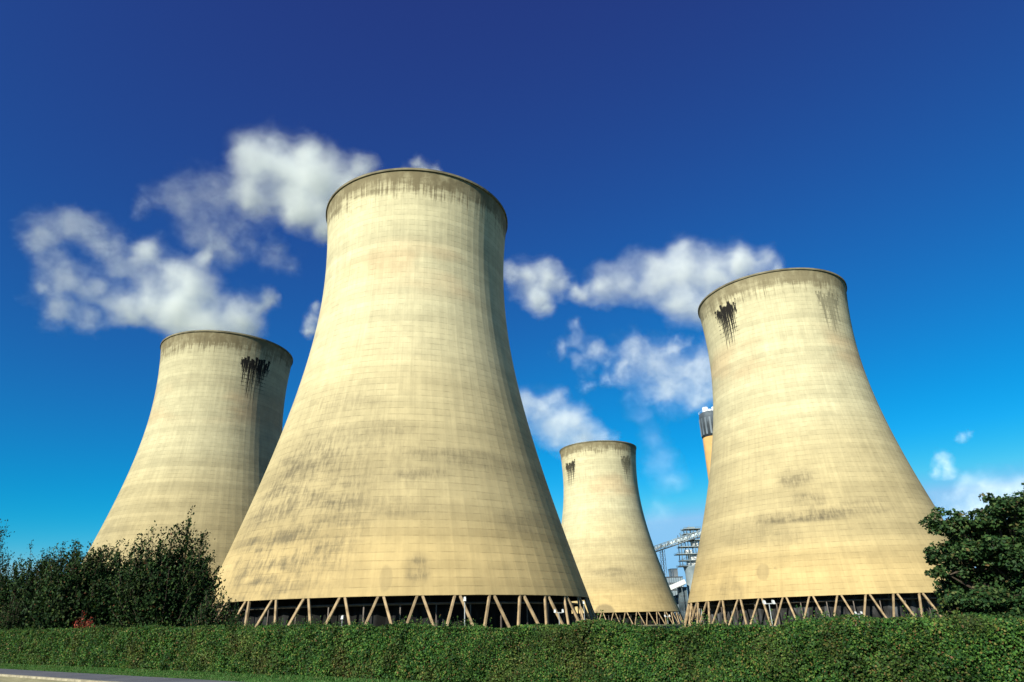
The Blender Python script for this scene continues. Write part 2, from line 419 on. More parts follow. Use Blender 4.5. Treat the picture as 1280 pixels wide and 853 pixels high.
mD = concrete('weathered_concrete_d', 4., tint=.93, rim=.9,
    smudges=[(5, 30, 20, 2.5, .55), (22, 26, 14, 4, .4), (-25, 14, 12, 3, .4)],
    streaks=[(-50, 99, 13, 8.5, .95), (46, 100, 11, 8.5, .7)], arches=[(-4, 8, 8.5, 4.4, .7)])
OFF_A, OFF_C = R(-122.2+9*14), R(277.3-9*30)
tower(-27.41, 170.172, 'tallest looking cooling tower, grey smudges low on its shell and no black patch', mA, OFF_A, pack_shaded)
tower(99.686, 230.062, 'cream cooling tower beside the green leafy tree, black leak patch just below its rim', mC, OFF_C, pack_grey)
tower(-124.612, 269.396, 'cooling tower rising behind the dark spiky shrubs, black leak patch on its shaded side', mL, R(2), pack_shaded)
tower(58.535, 461.323, 'smallest looking cooling tower in the distance with an arched brown stain above its legs', mD, R(5), pack_shaded)

# ------------------------------------------------------------------ ground, verge, path
def make_ground():
    t = NT('rough_grass_ground'); co = t.n('TexCoord').outputs['Object']
    n1 = t.noise(co, .15, 5); n2 = t.noise(co, 3., 4)
    c = t.mix(t.mr(n1, .35, .65), (.05, .075, .02), (.10, .095, .04)); c = t.mix(t.math('MULTIPLY', t.mr(n2, .4, .6), .5), c, (.035, .06, .015))
    t.bsdf(c, .95, .1, bump=n2, bstr=.5, bdist=.05); return t.m
def strip(name, d0, d1, z, mat, s0=-140, s1=110, n=60, kind='structure'):
    T = np.array([HN[1], -HN[0]]); V = []; Fc = []
    for i in range(n+1):
        s = s0+(s1-s0)*i/n
        for d in (d0, d1): q = HN*d + T*s; V.append((q[0], q[1], z))
    for i in range(n): Fc.append((2*i, 2*i+2, 2*i+3, 2*i+1))
    o = link(name, mesh_np(name, V, Fc), mat); tag(o, kind=kind); return o
gm = MB(); gm.add([(-6000, -800, 0), (6000, -800, 0), (6000, 9000, 0), (-6000, 9000, 0)], [(0, 1, 2, 3)])
tag(gm.build('ground', make_ground()), kind='structure')
def make_asphalt():
    t = NT('path_asphalt'); co = t.n('TexCoord').outputs['Object']
    n1 = t.noise(co, 30., 3); n2 = t.noise(co, .4, 4)
    c = t.mix(t.mr(n2, .35, .65), (.06, .063, .082), (.085, .088, .108)); c = t.mix(t.math('MULTIPLY', t.mr(n1, .4, .7), .5), c, (.13, .13, .14))
    t.bsdf(c, .9, .2, bump=n1, bstr=.3, bdist=.01); return t.m
LINE = 22.2
strip('path', 16.2, 19.6, .02, make_asphalt())
kb = MB(); T2 = np.array([HN[1], -HN[0]])
for i in range(150):
    s0 = -75+i*.92; s1 = s0+.90
    c = [HN*16.2+T2*s0, HN*16.2+T2*s1, HN*15.95+T2*s1, HN*15.95+T2*s0]
    kb.add([(*p, z) for z in (0, .12) for p in c], [(0, 1, 5, 4), (1, 2, 6, 5), (2, 3, 7, 6), (3, 0, 4, 7), (4, 5, 6, 7)])
tag(kb.build('kerb', simple('kerb_stone', (.24, .215, .155), .85, .3, 2.)), kind='structure')
strip('worn_verge', 12.5, 15.93, .015, simple('dry_trodden_verge', (.24, .22, .12), .95, .35, 1.2))

def leaf_mat(name, cols, rough=.5, trans=.3, spec=.25, autumn=.22, tone=(.8, .22)):
    t = NT(name); g = t.n('NewGeometry')
    rp_ = t.n('ValToRGB'); t.l(g.outputs['Random Per Island'], rp_.inputs[0])
    el = rp_.color_ramp.elements
    while len(el) < len(cols): el.new(.5)
    for i, (p, c) in enumerate(cols): el[i].position = p; el[i].color = (*c, 1)
    co = t.n('TexCoord').outputs['Object']; n1 = t.noise(co, .35, 3)
    c = t.mix(t.math('MULTIPLY', t.mr(n1, .5, .75), autumn), rp_.outputs[0], cols[-1][1])
    n3 = t.noise(co, tone[0], 3, .6); k = t.mr(n3, .3, .7, 1.-tone[1], 1.+tone[1]*.8)
    c = t.mix(1., c, t.comb(k, k, k), 'MULTIPLY')
    b = t.bsdf(c, rough, spec)
    tr = t.n('BsdfTranslucent'); t.l(t.mix(1., c, (1.2, 1.3, .6), 'MULTIPLY'), tr.inputs[0])
    mx = t.n('MixShader'); mx.inputs[0].default_value = trans
    t.l(b.outputs[0], mx.inputs[1]); t.l(tr.outputs[0], mx.inputs[2]); t.l(mx.outputs[0], t.out.inputs[0]); return t.m

def leaves(name, P, Nrm, size, mat, parent=None, aspect=.62, jit=.9, axis=None):
    """P (n,3), Nrm (n,3) outward bias, size (n,) -> pointed quads"""
    n = len(P)
    nr = Nrm + rng.normal(0, jit, (n, 3)); nr /= np.linalg.norm(nr, axis=1)[:, None]
    a = rng.normal(0, 1, (n, 3)) if axis is None else axis + rng.normal(0, .45, (n, 3))
    a -= nr*(a*nr).sum(1)[:, None]; a /= np.linalg.norm(a, axis=1)[:, None]+1e-9
    b = np.cross(nr, a); L = size[:, None]
    V = np.stack([P-a*L*.5, P+b*L*aspect*.5-a*L*.05, P+a*L*.5, P-b*L*aspect*.5-a*L*.05], 1)
    V[:, 2] -= nr*L*.12
    me = quads_np(name, V.reshape(-1, 3), 4); return link(name, me, mat, parent)

# smooth random field used for bulges
def bulge(s, z, k=0):
    rs = np.random.RandomState(5+k); o = 0
    for f, a in ((.35, .5), (.9, .3), (2.1, .22), (4.3, .12)):
        for _ in range(3):
            th = rs.uniform(0, 6.28); o = o + a*np.sin(f*(s*np.cos(th)+z*np.sin(th)*1.3)*2 + rs.uniform(0, 6.28))/1.7
    return o

# ------------------------------------------------------------------ hedge
TV = np.array([HN[1], -HN[0]])
def hedge_h(s):                                             # s along the hedge; -78 far left .. 25 right
    base = np.interp(s, [-90, -82, -66, -45, -30, -20, -16, -14.8, -13.4, -8, -5.6, -4.6, -3, -1.4, 40], [2.85, 2.8, 2.72, 2.55, 2.4, 2.17, 2.12, 2.32, 2.08, 1.98, 2.2, 2.24, 2.19, 2.13, 2.1])
    return base + .05*np.sin(s*1.7)+.05*np.sin(s*.73+1)+.03*np.sin(s*4.1)
S0, S1, DEP = -105, 22, 1.7
hroot = empty('hedge', (*(HN*(LINE+DEP/2)+TV*-20), 0), 'long clipped green hedge beside the footpath, in front of all four cooling towers', 'hedge')
hl_ = np.array([*(HN*(LINE+DEP/2)+TV*-20), 0])
hm = leaf_mat('hedge_leaves', [(0, (.008, .028, .009)), (.30, (.018, .060, .013)), (.62, (.036, .096, .018)), (.84, (.068, .135, .022)), (.95, (.13, .125, .035)), (1., (.12, .055, .028))], .6, .22, .15, .25, (1.0, .42))
# twiggy body, near black: the shade in the gaps is put into its colour
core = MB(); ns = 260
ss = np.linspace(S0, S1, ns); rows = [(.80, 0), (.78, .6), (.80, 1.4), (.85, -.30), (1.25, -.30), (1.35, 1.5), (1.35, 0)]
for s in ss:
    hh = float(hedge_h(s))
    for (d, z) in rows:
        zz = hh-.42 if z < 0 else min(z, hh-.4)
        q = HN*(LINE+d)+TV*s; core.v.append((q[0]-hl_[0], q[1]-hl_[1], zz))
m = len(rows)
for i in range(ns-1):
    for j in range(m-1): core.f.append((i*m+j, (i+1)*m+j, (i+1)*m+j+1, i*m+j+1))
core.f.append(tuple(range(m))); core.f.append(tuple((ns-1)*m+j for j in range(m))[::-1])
core.build('twig_shade_core', simple('hedge_twigs_shade', (.004, .007, .002), .95, .3, 3.), hroot)
# foliage
def hedge_pts(n_front, n_top, sA, sB):
    s = rng.uniform(sA, sB, n_front); z01 = rng.uniform(0, 1, n_front)**.9; hh = hedge_h(s); z = .06+z01*(hh-.06)
    bl = bulge(s, z)*.17
    dep = rng.exponential(.11, n_front).clip(0, .5)
    round_ = np.where(z01 > .88, (z01-.88)/.12, 0)**2*.28
    foot = np.where(z < .25, (.25-z), 0)*.5
    d = LINE+.10-bl+dep+round_+foot
    P = np.stack([HN[0]*d+TV[0]*s, HN[1]*d+TV[1]*s, z], 1)
    N = np.tile([-HN[0], -HN[1], .35], (n_front, 1)); N[:, 2] += round_*3
    kp = bulge(s*3.1, z*3.1, 20)+rng.normal(0, .3, n_front) < -.15; P[kp, :2] += HN*rng.uniform(.10, .26, (kp.sum(), 1))
    s = rng.uniform(sA, sB, n_top); d = LINE+rng.uniform(.25, DEP, n_top); z = hedge_h(s)+bulge(s, d*3, 3)*.07-rng.exponential(.06, n_top).clip(0, .3)
    P2 = np.stack([HN[0]*d+TV[0]*s, HN[1]*d+TV[1]*s, z], 1); N2 = np.tile([-.3*HN[0], -.3*HN[1], 1.], (n_top, 1))
    return np.vstack([P, P2]), np.vstack([N, N2])
Ps, Ns, Sz = [], [], []
for sA, sB, nf, ntp, sz in ((-3, S1, 75000, 15000, .073), (-22, -3, 95000, 19000, .078), (-45, -22, 60000, 14000, .10), (-72, -45, 45000, 12000, .12), (S0, -72, 24000, 7000, .14)):
    P, N = hedge_pts(nf, ntp, sA, sB); Ps.append(P); Ns.append(N); Sz.append(rng.uniform(.65, 1.3, len(P))*sz)
# shoots sticking up from the top
ns_ = 4200; s = rng.uniform(S0, S1, ns_); dens = bulge(s, 0*s, 9)
keep = dens > -.05; s = s[keep]; d = LINE+rng.uniform(.3, 1.4, len(s)); L = rng.gamma(2., .085, len(s)).clip(.04, .6)
extra = np.where((np.abs(s+17.5) < .0), .3, 0); L = L+extra
k = 9; tt = rng.uniform(0, 1, (len(s), k)); lean = rng.normal(0, .25, (len(s), 2))
zz = hedge_h(s)[:, None]-.1+tt*(L[:, None]+.1); sx = s[:, None]+lean[:, :1]*tt*L[:, None]; dx = d[:, None]+lean[:, 1:]*tt*L[:, None]
P = np.stack([HN[0]*dx+TV[0]*sx, HN[1]*dx+TV[1]*sx, zz], 2).reshape(-1, 3)+rng.normal(0, .02, (len(s)*k, 3))
Ps.append(P); Ns.append(np.tile([-.5, -.5, .4], (len(P), 1))); Sz.append(rng.uniform(.045, .085, len(P)))
n = 80000; s = rng.uniform(-60, S1, n); d = LINE+rng.uniform(.45, .76, n); z = rng.uniform(.03, 1, n)*(hedge_h(s)-.25)
Ps.append(np.stack([HN[0]*d+TV[0]*s, HN[1]*d+TV[1]*s, z], 1)); Ns.append(np.tile([-HN[0], -HN[1], .4], (n, 1))); Sz.append(rng.uniform(.08, .14, n))
P = np.vstack(Ps)-hl_; leaves('foliage', P, np.vstack(Ns), np.concatenate(Sz), hm, hroot, .7, 1.0)

# verge grass
gmn = leaf_mat('verge_grass', [(0, (0.0240, 0.0800, 0.0160)), (.5, (0.0440, 0.1280, 0.0240)), (.85, (0.0640, 0.1440, 0.0320)), (1, (0.1360, 0.1280, 0.0480))], .6, .3)
n = 60000; s = -88 + 66*rng.uniform(0, 1, n); d = 19.55+2.95*rng.uniform(0, 1, n)
hgt = np.where(d > 21.7, .13, .05)*rng.uniform(.5, 1.5, n)*np.where(d < 19.8, .7, 1)
P = np.stack([HN[0]*d+TV[0]*s, HN[1]*d+TV[1]*s, 0*s], 1)
a = rng.uniform(0, 6.28, n); w = .03
dirv = np.stack([np.cos(a)*w, np.sin(a)*w, 0*a], 1); lean = np.stack([rng.normal(0, .03, n), rng.normal(0, .03, n), hgt], 1)
V = np.stack([P-dirv, P+dirv, P+lean], 1).reshape(-1, 3)
g_ = link('grass', quads_np('grass', V, 3), gmn); tag(g_, 'short bright green grass between the hedge and the footpath', 'grass', kind='stuff')
strip('grass_verge', 19.6, 22.6, .012, simple('verge_turf', (.045, .105, .025), .95, .4, 1.5))

# ------------------------------------------------------------------ trees and shrubs
bark = simple('dark_bark', (.05, .038, .028), .9, .3, 6.)
def tube(mb, pts, rads, n=5):
    b = len(mb.v); prev = None
    for i, p in enumerate(pts):
        p = Vector(p); t = (Vector(pts[min(i+1, len(pts)-1)])-Vector(pts[max(i-1, 0)])).normalized()
        q = t.to_track_quat('Z', 'Y').to_matrix()
        for k in range(n):
            an = 2*math.pi*k/n; mb.v.append(tuple(p+q @ Vector((math.cos(an)*rads[i], math.sin(an)*rads[i], 0))))
    for i in range(len(pts)-1):
        for k in range(n): mb.f.append((b+i*n+k, b+i*n+(k+1) % n, b+(i+1)*n+(k+1) % n, b+(i+1)*n+k))

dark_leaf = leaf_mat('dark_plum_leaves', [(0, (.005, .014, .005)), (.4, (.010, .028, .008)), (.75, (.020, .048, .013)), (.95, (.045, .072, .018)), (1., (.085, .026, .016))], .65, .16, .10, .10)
def spiky(loc, hgt, wid, label, nsh=120, seed=1, leaf=.2, mat=dark_leaf, per=120, cat='shrub', name='shrub', group='dark shrubs behind the hedge', lop=0., red=0):
    """bush of upright shoots: every shoot leaves a low stool, arches out and ends in a leafy spike"""
    rd = random.Random(seed); lr = np.random.default_rng(seed)
    root = empty(name, (loc[0], loc[1], 0), label, cat, group)
    mb = MB(); Pl = []; Al = []
    tube(mb, [(0, 0, 0), (.05, 0, .5), (.02, .05, 1.1)], [.20, .16, .13], 8)
    for k in range(nsh):
        az = rd.uniform(0, 2*math.pi); q = math.sqrt(rd.uniform(0, 1))      # 0 centre .. 1 edge
        if k < nsh*.12: q = rd.uniform(.85, 1.0)
        R_ = wid*.5*q*(1+.12*math.sin(az*3+seed)); dome = hgt*(1-.42*q**2.6)*rd.uniform(.72, 1.0)
        if rd.random() < .16: dome *= rd.uniform(1.03, 1.24)
        ex = math.cos(az)*R_ + lop*R_*0; ey = math.sin(az)*R_*.85
        p0 = Vector((0.1*math.cos(az), .1*math.sin(az), rd.uniform(.1, 1.0)))
        p1 = Vector((ex*.62, ey*.62, dome*rd.uniform(.28, .45))); p2 = Vector((ex, ey, dome))
        pts = []
        for i in range(9):
            t = i/8; pts.append(p0*(1-t)**2+p1*2*t*(1-t)+p2*t*t+Vector((rd.gauss(0, .05), rd.gauss(0, .05), 0))*t)
        tube(mb, pts, [.05*(1-.85*i/8)+.006 for i in range(9)], 4)
        # side twigs, short and steep
        A = np.array([tuple(p) for p in pts])
        n = per; t = lr.beta(2.0, 1.15, n)*.98+.02; i = (t*8).astype(int).clip(0, 7); fr = (t*8-i)[:, None]
        ax = A[i+1]-A[i]; ax /= np.linalg.norm(ax, axis=1)[:, None]
        C = A[i]*(1-fr)+A[i+1]*fr; spread = (.60*(1-t)**.8+.06)[:, None]*hgt/6.
        Pl.append(C+lr.normal(0, 1, (n, 3))*spread); Al.append(ax)
        for _ in range(5):
            t0 = rd.uniform(.45, .93); i0 = int(t0*8); b0 = A[i0]; dirv = (A[min(i0+1, 8)]-A[i0]); dirv /= np.linalg.norm(dirv)+1e-9
            dv = dirv + np.array([rd.gauss(0, .5), rd.gauss(0, .5), rd.uniform(.1, .5)]); dv /= np.linalg.norm(dv); Ls = rd.uniform(.35, 1.0)*hgt/7
            e = b0+dv*Ls; tube(mb, [tuple(b0), tuple(b0+dv*Ls*.5), tuple(e+np.array([0, 0, .06]))], [.014, .01, .004], 3)
            m_ = int(per*.22); tt = lr.uniform(.1, 1.02, m_)[:, None]
            Pl.append(b0+dv*Ls*tt+lr.normal(0, .045, (m_, 3))); Al.append(np.tile(dv, (m_, 1)))
    P = np.vstack(Pl); A_ = np.vstack(Al); ok = P[:, 2] > .15; P = P[ok]; A_ = A_[ok]
    mb.build('trunk', bark, root)
    N = P.copy(); N[:, 2] -= hgt*.4; N /= np.linalg.norm(N, axis=1)[:, None]+1e-6
    leaves('crown', P, N*.8, leaf*lr.uniform(.6, 1.25, len(P)), mat, root, .62, .85, A_)
    return root

def base_h(px, py_top, dist):
    g0 = at_line(px, 800, dist); gx, gy = g0[0], g0[1]
    # the ground point straight below the ray that reaches the top
    tp = at_line(px, py_top, dist); return (tp[0], tp[1]), tp[2]
(l1, h1) = base_h(226, 647, 29.5)
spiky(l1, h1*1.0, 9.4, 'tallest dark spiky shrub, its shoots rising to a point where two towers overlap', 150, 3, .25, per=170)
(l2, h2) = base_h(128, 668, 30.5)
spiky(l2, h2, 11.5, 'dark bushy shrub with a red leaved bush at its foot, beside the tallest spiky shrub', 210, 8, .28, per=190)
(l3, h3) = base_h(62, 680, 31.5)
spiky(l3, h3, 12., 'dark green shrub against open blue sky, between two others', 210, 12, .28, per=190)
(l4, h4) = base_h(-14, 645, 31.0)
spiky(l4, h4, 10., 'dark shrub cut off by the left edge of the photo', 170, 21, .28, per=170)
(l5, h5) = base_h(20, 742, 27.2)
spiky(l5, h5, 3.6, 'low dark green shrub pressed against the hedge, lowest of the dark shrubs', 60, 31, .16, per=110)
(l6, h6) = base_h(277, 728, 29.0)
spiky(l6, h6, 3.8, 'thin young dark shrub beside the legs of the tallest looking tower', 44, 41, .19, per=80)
red_leaf = leaf_mat('red_autumn_leaves', [(0, (0.1760, 0.0160, 0.0120)), (.5, (0.3040, 0.0360, 0.0240)), (1, (0.3600, 0.0800, 0.0400))], .5, .25)
(l7, h7) = base_h(112, 766, 25.9)
spiky(l7, h7, 3.8, 'small bright red leaved bush peeping over the hedge', 50, 51, .12, red_leaf, 70, 'bush', 'red_bush', None)

green_leaf = leaf_mat('maple_leaves', [(0, (.009, .026, .010)), (.4, (.017, .046, .014)), (.75, (.032, .070, .020)), (.95, (.065, .095, .030)), (1., (.10, .07, .03))], .6, .18, .15, .12)
def clumpy(loc, clumps, label, hgt, seed, leaf=.12, per=620):
    rd = random.Random(seed); lr = np.random.default_rng(seed)
    root = empty('broadleaf_tree', (loc[0], loc[1], 0), label, 'tree')
    mb = MB(); Pl = []; Nl = []
    tube(mb, [(0, 0, 0), (.1, 0, hgt*.2), (.0, .1, hgt*.4), (.15, 0, hgt*.62)], [.26, .21, .16, .09], 9)
    for (cx, cy, cz, r) in clumps:
        c = np.array([cx, cy, cz]); st = np.array([.05, .02, min(cz*.55, hgt*.5)])
        m_ = (st+c)/2+np.array([rd.gauss(0, .15), rd.gauss(0, .15), .1])
        tube(mb, [tuple(st), tuple(m_), tuple(c)], [.08, .05, .015], 5)
        for _ in range(int(9*r/.5)):
            dv = lr.normal(0, 1, 3); dv[2] = abs(dv[2])*.5-.1; dv /= np.linalg.norm(dv); e = c+dv*r*rd.uniform(.6, 1.25)
            tube(mb, [tuple(c), tuple((c+e)/2+np.array([0, 0, .05])), tuple(e)], [.018, .012, .004], 3)
            n = int(per*(r/.5)**1.2/9); q = lr.normal(0, 1, (n, 3)); q /= np.linalg.norm(q, axis=1)[:, None]; q *= lr.uniform(.2, 1, (n, 1))**.5
            q *= np.array([.46, .46, .34])*r; Pl.append(e+q); nn = q.copy(); nn[:, 2] += .5*r; Nl.append(nn/(np.linalg.norm(nn, axis=1)[:, None]+1e-6))
    P = np.vstack(Pl); N = np.vstack(Nl); mb.build('trunk', bark, root)
    leaves('crown', P, N, leaf*lr.uniform(.6, 1.3, len(P)), green_leaf, root, .8, .6); return root
# right-hand tree: clump centres read off its silhouette, given real depth round the trunk
TD = 27.5; (lt, _) = base_h(1262, 700, TD); ppm = F/float(np.dot(np.array([lt[0], lt[1], 3])-CAM, FW))
sil = [(1180, 655, 26), (1172, 700, 20), (1185, 718, 22), (1205, 664, 30), (1195, 690, 30), (1228, 655, 30), (1225, 690, 38), (1212, 725, 32), (1205, 750, 30), (1240, 730, 40), (1225, 770, 32), (1250, 640, 24), (1240, 626, 9), (1268, 632, 26), (1285, 625, 30), (1262, 665, 40), (1280, 700, 50), (1262, 760, 36), (1300, 660, 50), (1310, 740, 50), (1340, 700, 60), (1360, 650, 50), (1380, 730, 50), (1325, 615, 34), (1222, 640, 16), (1190, 765, 20), (1250, 775, 30), (1280, 770, 34), (1205, 780, 22), (1240, 700, 30), (1215, 680, 24), (1198, 738, 26), (1222, 752, 32), (1212, 768, 28), (1252, 758, 38), (1285, 745, 40), (1190, 705, 24), (1240, 780, 30)]
cl = []; rdt = random.Random(4)
for (x, y, r) in sil:
    for back in ((0, 1) if r > 24 else (0,)):
        dd = rdt.uniform(-1.1, .6) if not back else rdt.uniform(.8, 2.4)
        q = at_line(x+1+(rdt.uniform(-8, 8) if back else 0), y+1+(6 if back else 0), TD+dd); cl.append((q[0]-lt[0], q[1]-lt[1], q[2], r/ppm*.78))
clumpy(lt, cl, 'broad green leafy tree hiding the right foot of a cooling tower', 6.2, 9)

# ------------------------------------------------------------------ chimney
brk = simple('buff_chimney_concrete', (.46, .28, .11), .85, .12, .05)
band = simple('dark_chimney_band', (.055, .07, .09), .7, .4, .06)
steel = simple('pale_steel', (.55, .58, .62), .5, .2, .2)
tp = at_y(874, 517, 800.); hc = tp[2]
w_ = 13.2; cxx = tp[0]+w_*1.03; cr_ = empty('chimney', (cxx, 800, 0), 'tall buff chimney with dark banded top standing behind the right tower', 'chimney')
MB().lathe([(w_*1.0, 0), (w_, hc-33), (w_, hc-31)], 40).build('shaft', brk, cr_, True)
MB().lathe([(w_+.35, hc-31.5), (w_+.5, hc-31.5), (w_+.9, hc-6), (w_+.5, hc-1.5), (w_-1.5, hc), (.01, hc)], 40).build('dark_band', band, cr_, True)
pan = MB()
for k in range(16):
    a = 2*math.pi*k/16; pan.bar(((w_+.75)*math.cos(a), (w_+.75)*math.sin(a), hc-29), ((w_+1.0)*math.cos(a), (w_+1.0)*math.sin(a), hc-8), 2.2, .8)
pan.build('cladding_panel', simple('band_panels', (.10, .125, .155), .6, .5, .03), cr_)
for k in range(3):
    a = 2*math.pi*k/3+3.5; f_ = MB(); f_.lathe([(3.6, hc-1), (3.6, hc+6.5), (3.1, hc+6.5), (3.1, hc)], 20, (6.5*math.cos(a), 6.5*math.sin(a))); f_.build('flue', steel, cr_, True)
lr_ = MB()
for k in range(24):
    a = 2*math.pi*k/24; b_ = 2*math.pi*(k+1)/24
    lr_.bar(((w_+.6)*math.cos(a), (w_+.6)*math.sin(a), hc-.9), ((w_+.6)*math.cos(a), (w_+.6)*math.sin(a), hc+1.2), .2)
    lr_.bar(((w_+.6)*math.cos(a), (w_+.6)*math.sin(a), hc+1.2), ((w_+.6)*math.cos(b_), (w_+.6)*math.sin(b_), hc+1.2), .2)
lr_.build('railing', steel, cr_)

# ------------------------------------------------------------------ coal plant between the towers
YD = 700.; K = 1.25
def pt(x, y, Y=YD): return Vector(at_y(x, y, Y))
g1 = simple('grey_plant_steel', (.09, .12, .14), .6, .35, .1); g2 = simple('light_plant_cladding', (.20, .24, .26), .6, .25, .1)
g3 = simple('blue_grey_cladding', (.17, .22, .27), .7, .3, .08); wht = simple('white_cladding', (.50, .51, .52), .6, .08, .1); dk = simple('dark_roof_sheet', (.05, .055, .065), .7, .3, .1)
# high conveyor
a, b = pt(812, 685), pt(876, 663)
cv = empty('conveyor_bridge', (a.x, a.y, 0), 'raised lattice conveyor bridge sloping up to the plant tower', 'conveyor')
def rel(p, o): return p-Vector((o.location.x, o.location.y, 0))
a_, b_ = rel(a, cv), rel(b, cv); dz = Vector((0, 0, 1)); th_ = 4.6*K
dkb = MB(); dkb.bar(a_-dz*th_, b_-dz*th_, 5., .9); dkb.build('deck', dk, cv)
tr = MB(); N_ = 14
for sy in (-2.5, 2.5):
    o_ = Vector((0, sy, 0)); tr.bar(a_+o_, b_+o_, .5); tr.bar(a_+o_-dz*(th_-.5), b_+o_-dz*(th_-.5), .5)
    for i in range(N_):
        p, q = a_.lerp(b_, i/N_)+o_, a_.lerp(b_, (i+1)/N_)+o_
        tr.bar(p, p-dz*th_, .35); tr.bar(p if i % 2 else q, (q if i % 2 else p)-dz*th_, .3)
tr.build('truss', g2, cv)
gl = MB(); gl.bar(a_-dz*2.6, b_-dz*2.6, 3.4, 2.6); gl.build('gallery', simple('gallery_sheet', (.36, .42, .46), .6, .5, .25), cv)
for px in (826, 829):
    t_ = rel(pt(px, 684), cv); fo = Vector((t_.x-1, t_.y, 0)); tm = MB()
    for sx in (-1.6, 1.6): tm.bar((t_.x+sx*.6, t_.y, t_.z-3), (fo.x+sx, fo.y, 0), .45)
    z = 3.
    while z < t_.z-6: tm.bar((fo.x-1.5, fo.y, z), (fo.x+1.5, fo.y, z+3.6), .25); tm.bar((fo.x+1.5, fo.y, z), (fo.x-1.5, fo.y, z+3.6), .25); z += 4
    tm.build('trestle', g3, cv)
# lattice plant tower
c0 = pt(865, 700, YD+6); lt_ = empty('plant_tower', (c0.x, c0.y, 0), 'grey steel plant tower of stacked open platforms above a round silo', 'plant tower')
def zat(y, Y=YD+6): return at_y(865, y, Y)[2]
W_ = 9.*K
fr_ = MB(); pl = MB(); rl = MB(); lv = [zat(y) for y in (708, 701, 693, 684, 676, 668, 662)]
for ix, x in enumerate((-W_, -W_/3, W_/3, W_)):
    for y in (-6, 6): fr_.bar((x, y, lv[0]), (x*.9, y, lv[-2] if ix in (0,) else lv[-1]), .7)
for j, z in enumerate(lv):
    w2 = W_+(3.5, 1., 4.6, 1., 2., 0, 0)[j]; x1 = -w2 if j < 5 else -W_*.55
    pl.box(x1, w2, -7.5, 7.5, z-.35, z+.25)
    for yy in (-7.4, 7.4):
        rl.bar((x1, yy, z+1.4), (w2, yy, z+1.4), .22)
        k = x1
        while k <= w2: rl.bar((k, yy, z), (k, yy, z+1.4), .18); k += 1.7
for j in range(len(lv)-1):
    for i, x in enumerate((-W_, -W_/3, W_/3)):
        x2 = (-W_/3, W_/3, W_)[i]
        if (i+j) % 2: fr_.bar((x, -6.2, lv[j]), (x2, -6.2, lv[j+1]), .4)
        else: fr_.bar((x2, -6.2, lv[j]), (x, -6.2, lv[j+1]), .4)
fr_.build('frame', g1, lt_); pl.build('platform', g2, lt_); rl.build('railing', g1, lt_)
hs = MB(); hs.box(-5, 3, -4, 4, lv[0]+.3, lv[1]-.4); hs.box(-3, 6, -4, 4, lv[1]+.3, lv[2]-.6); hs.box(-6, 0, -4, 4, lv[2]+.3, lv[2]+4); hs.box(1.5, 7, -4, 4, lv[3]+.3, lv[4]-.8); hs.build('machinery', wht, lt_)
mh = MB(); mh.bar((-4, 0, lv[-1]), (-4, 0, lv[-1]+3), .35); mh.bar((1, 0, lv[-1]), (1, 0, lv[-1]+4.2), .35); mh.box(-1, 6, -3, 3, lv[-1]+.3, lv[-1]+2.2); mh.build('roof_plant', g2, lt_)
sl_r = 6.6*K; MB().lathe([(sl_r, 0), (sl_r, lv[0]-6), (sl_r+1.2, lv[0]-1), (sl_r+1.2, lv[0]-.4), (.01, lv[0]-.4)], 32).build('silo', g2, lt_, True)
# low buildings
def block(x0, x1, ytop, Y, mat, roofmat, label, name='plant_building', cat='building', ribs=True, zb=0, group='low plant buildings in the gap', dep=16):
    A_, B_ = pt(x0, ytop, Y), pt(x1, ytop, Y); zt_ = (A_.z+B_.z)/2; wd = (B_.x-A_.x)/2
    o = empty(name, ((A_.x+B_.x)/2, Y, 0), label, cat, group)
    mb = MB(); mb.box(-wd, wd, 0, dep, 0, zt_); mb.build('wall', mat, o)
    MB().box(-wd-.4, wd+.4, -.4, dep+.4, zt_+.003, zt_+.8).build('roof', roofmat, o)
    if ribs:
        rb = MB(); nr = 7
        for i in range(nr+1): x = -wd+2*wd*i/nr; rb.box(x-.2, x+.2, -.35, -.01, 0, zt_-.01)
        rb.build('cladding_ribs', g1, o)
        wb = MB(); k = 0; z = 5.
        while z < zt_-3:
            wb.box(-wd*.8, wd*.8, -.2, -.012, z, z+1.5); z += 6
        wb.build('window', dk, o)
    return o, zt_
block(833, 853, 722, 690., g3, dk, 'dark blue grey plant building below the white conveyor gallery')
block(848, 858, 735, 680., g1, dk, 'narrow grey plant annexe beside the foot of the right tower', dep=6)
block(856, 892, 752, 760., g3, dk, 'low wide blue grey shed behind the round silo')
# white box house on top of the building, standing on a braced frame
A_, B_ = pt(843.5, 710, 695.), pt(853.5, 722, 695.)
wb = empty('white_hopper_house', ((A_.x+B_.x)/2, 720, 0), 'white box shaped hopper house on steel legs beside the round silo', 'hopper house')
wd = (B_.x-A_.x)/2; MB().box(-wd, wd, -6, 6, B_.z, A_.z).build('body', wht, wb); MB().box(-wd-.3, wd+.3, -6.3, 6.3, A_.z+.003, A_.z+.7).build('roof', g2, wb)
for x in (-wd+.5, wd-.5):
    for y in (-5.5, 5.5): q = MB(); q.bar((x, y, 0), (x, y, B_.z), .6); q.build('leg', g1, wb)
a, b = pt(833, 737, 676.), pt(856, 727, 676.)
cg = empty('conveyor_gallery', (a.x, a.y, 0), 'short white enclosed conveyor gallery sloping up to the silo', 'conveyor')
a_, b_ = rel(a, cg), rel(b, cg); q = MB(); q.bar(a_, b_, 4.2, 4.0); q.build('gallery', wht, cg); q = MB(); q.bar(a_-dz*2.4, b_-dz*2.4, 4., .5); q.build('deck', dk, cg)
for f_ in (.25, .8): p = a_.lerp(b_, f_); q = MB(); q.bar((p.x, p.y, 0), (p.x, p.y, p.z-2.2), .6); q.build('leg', g1, cg)

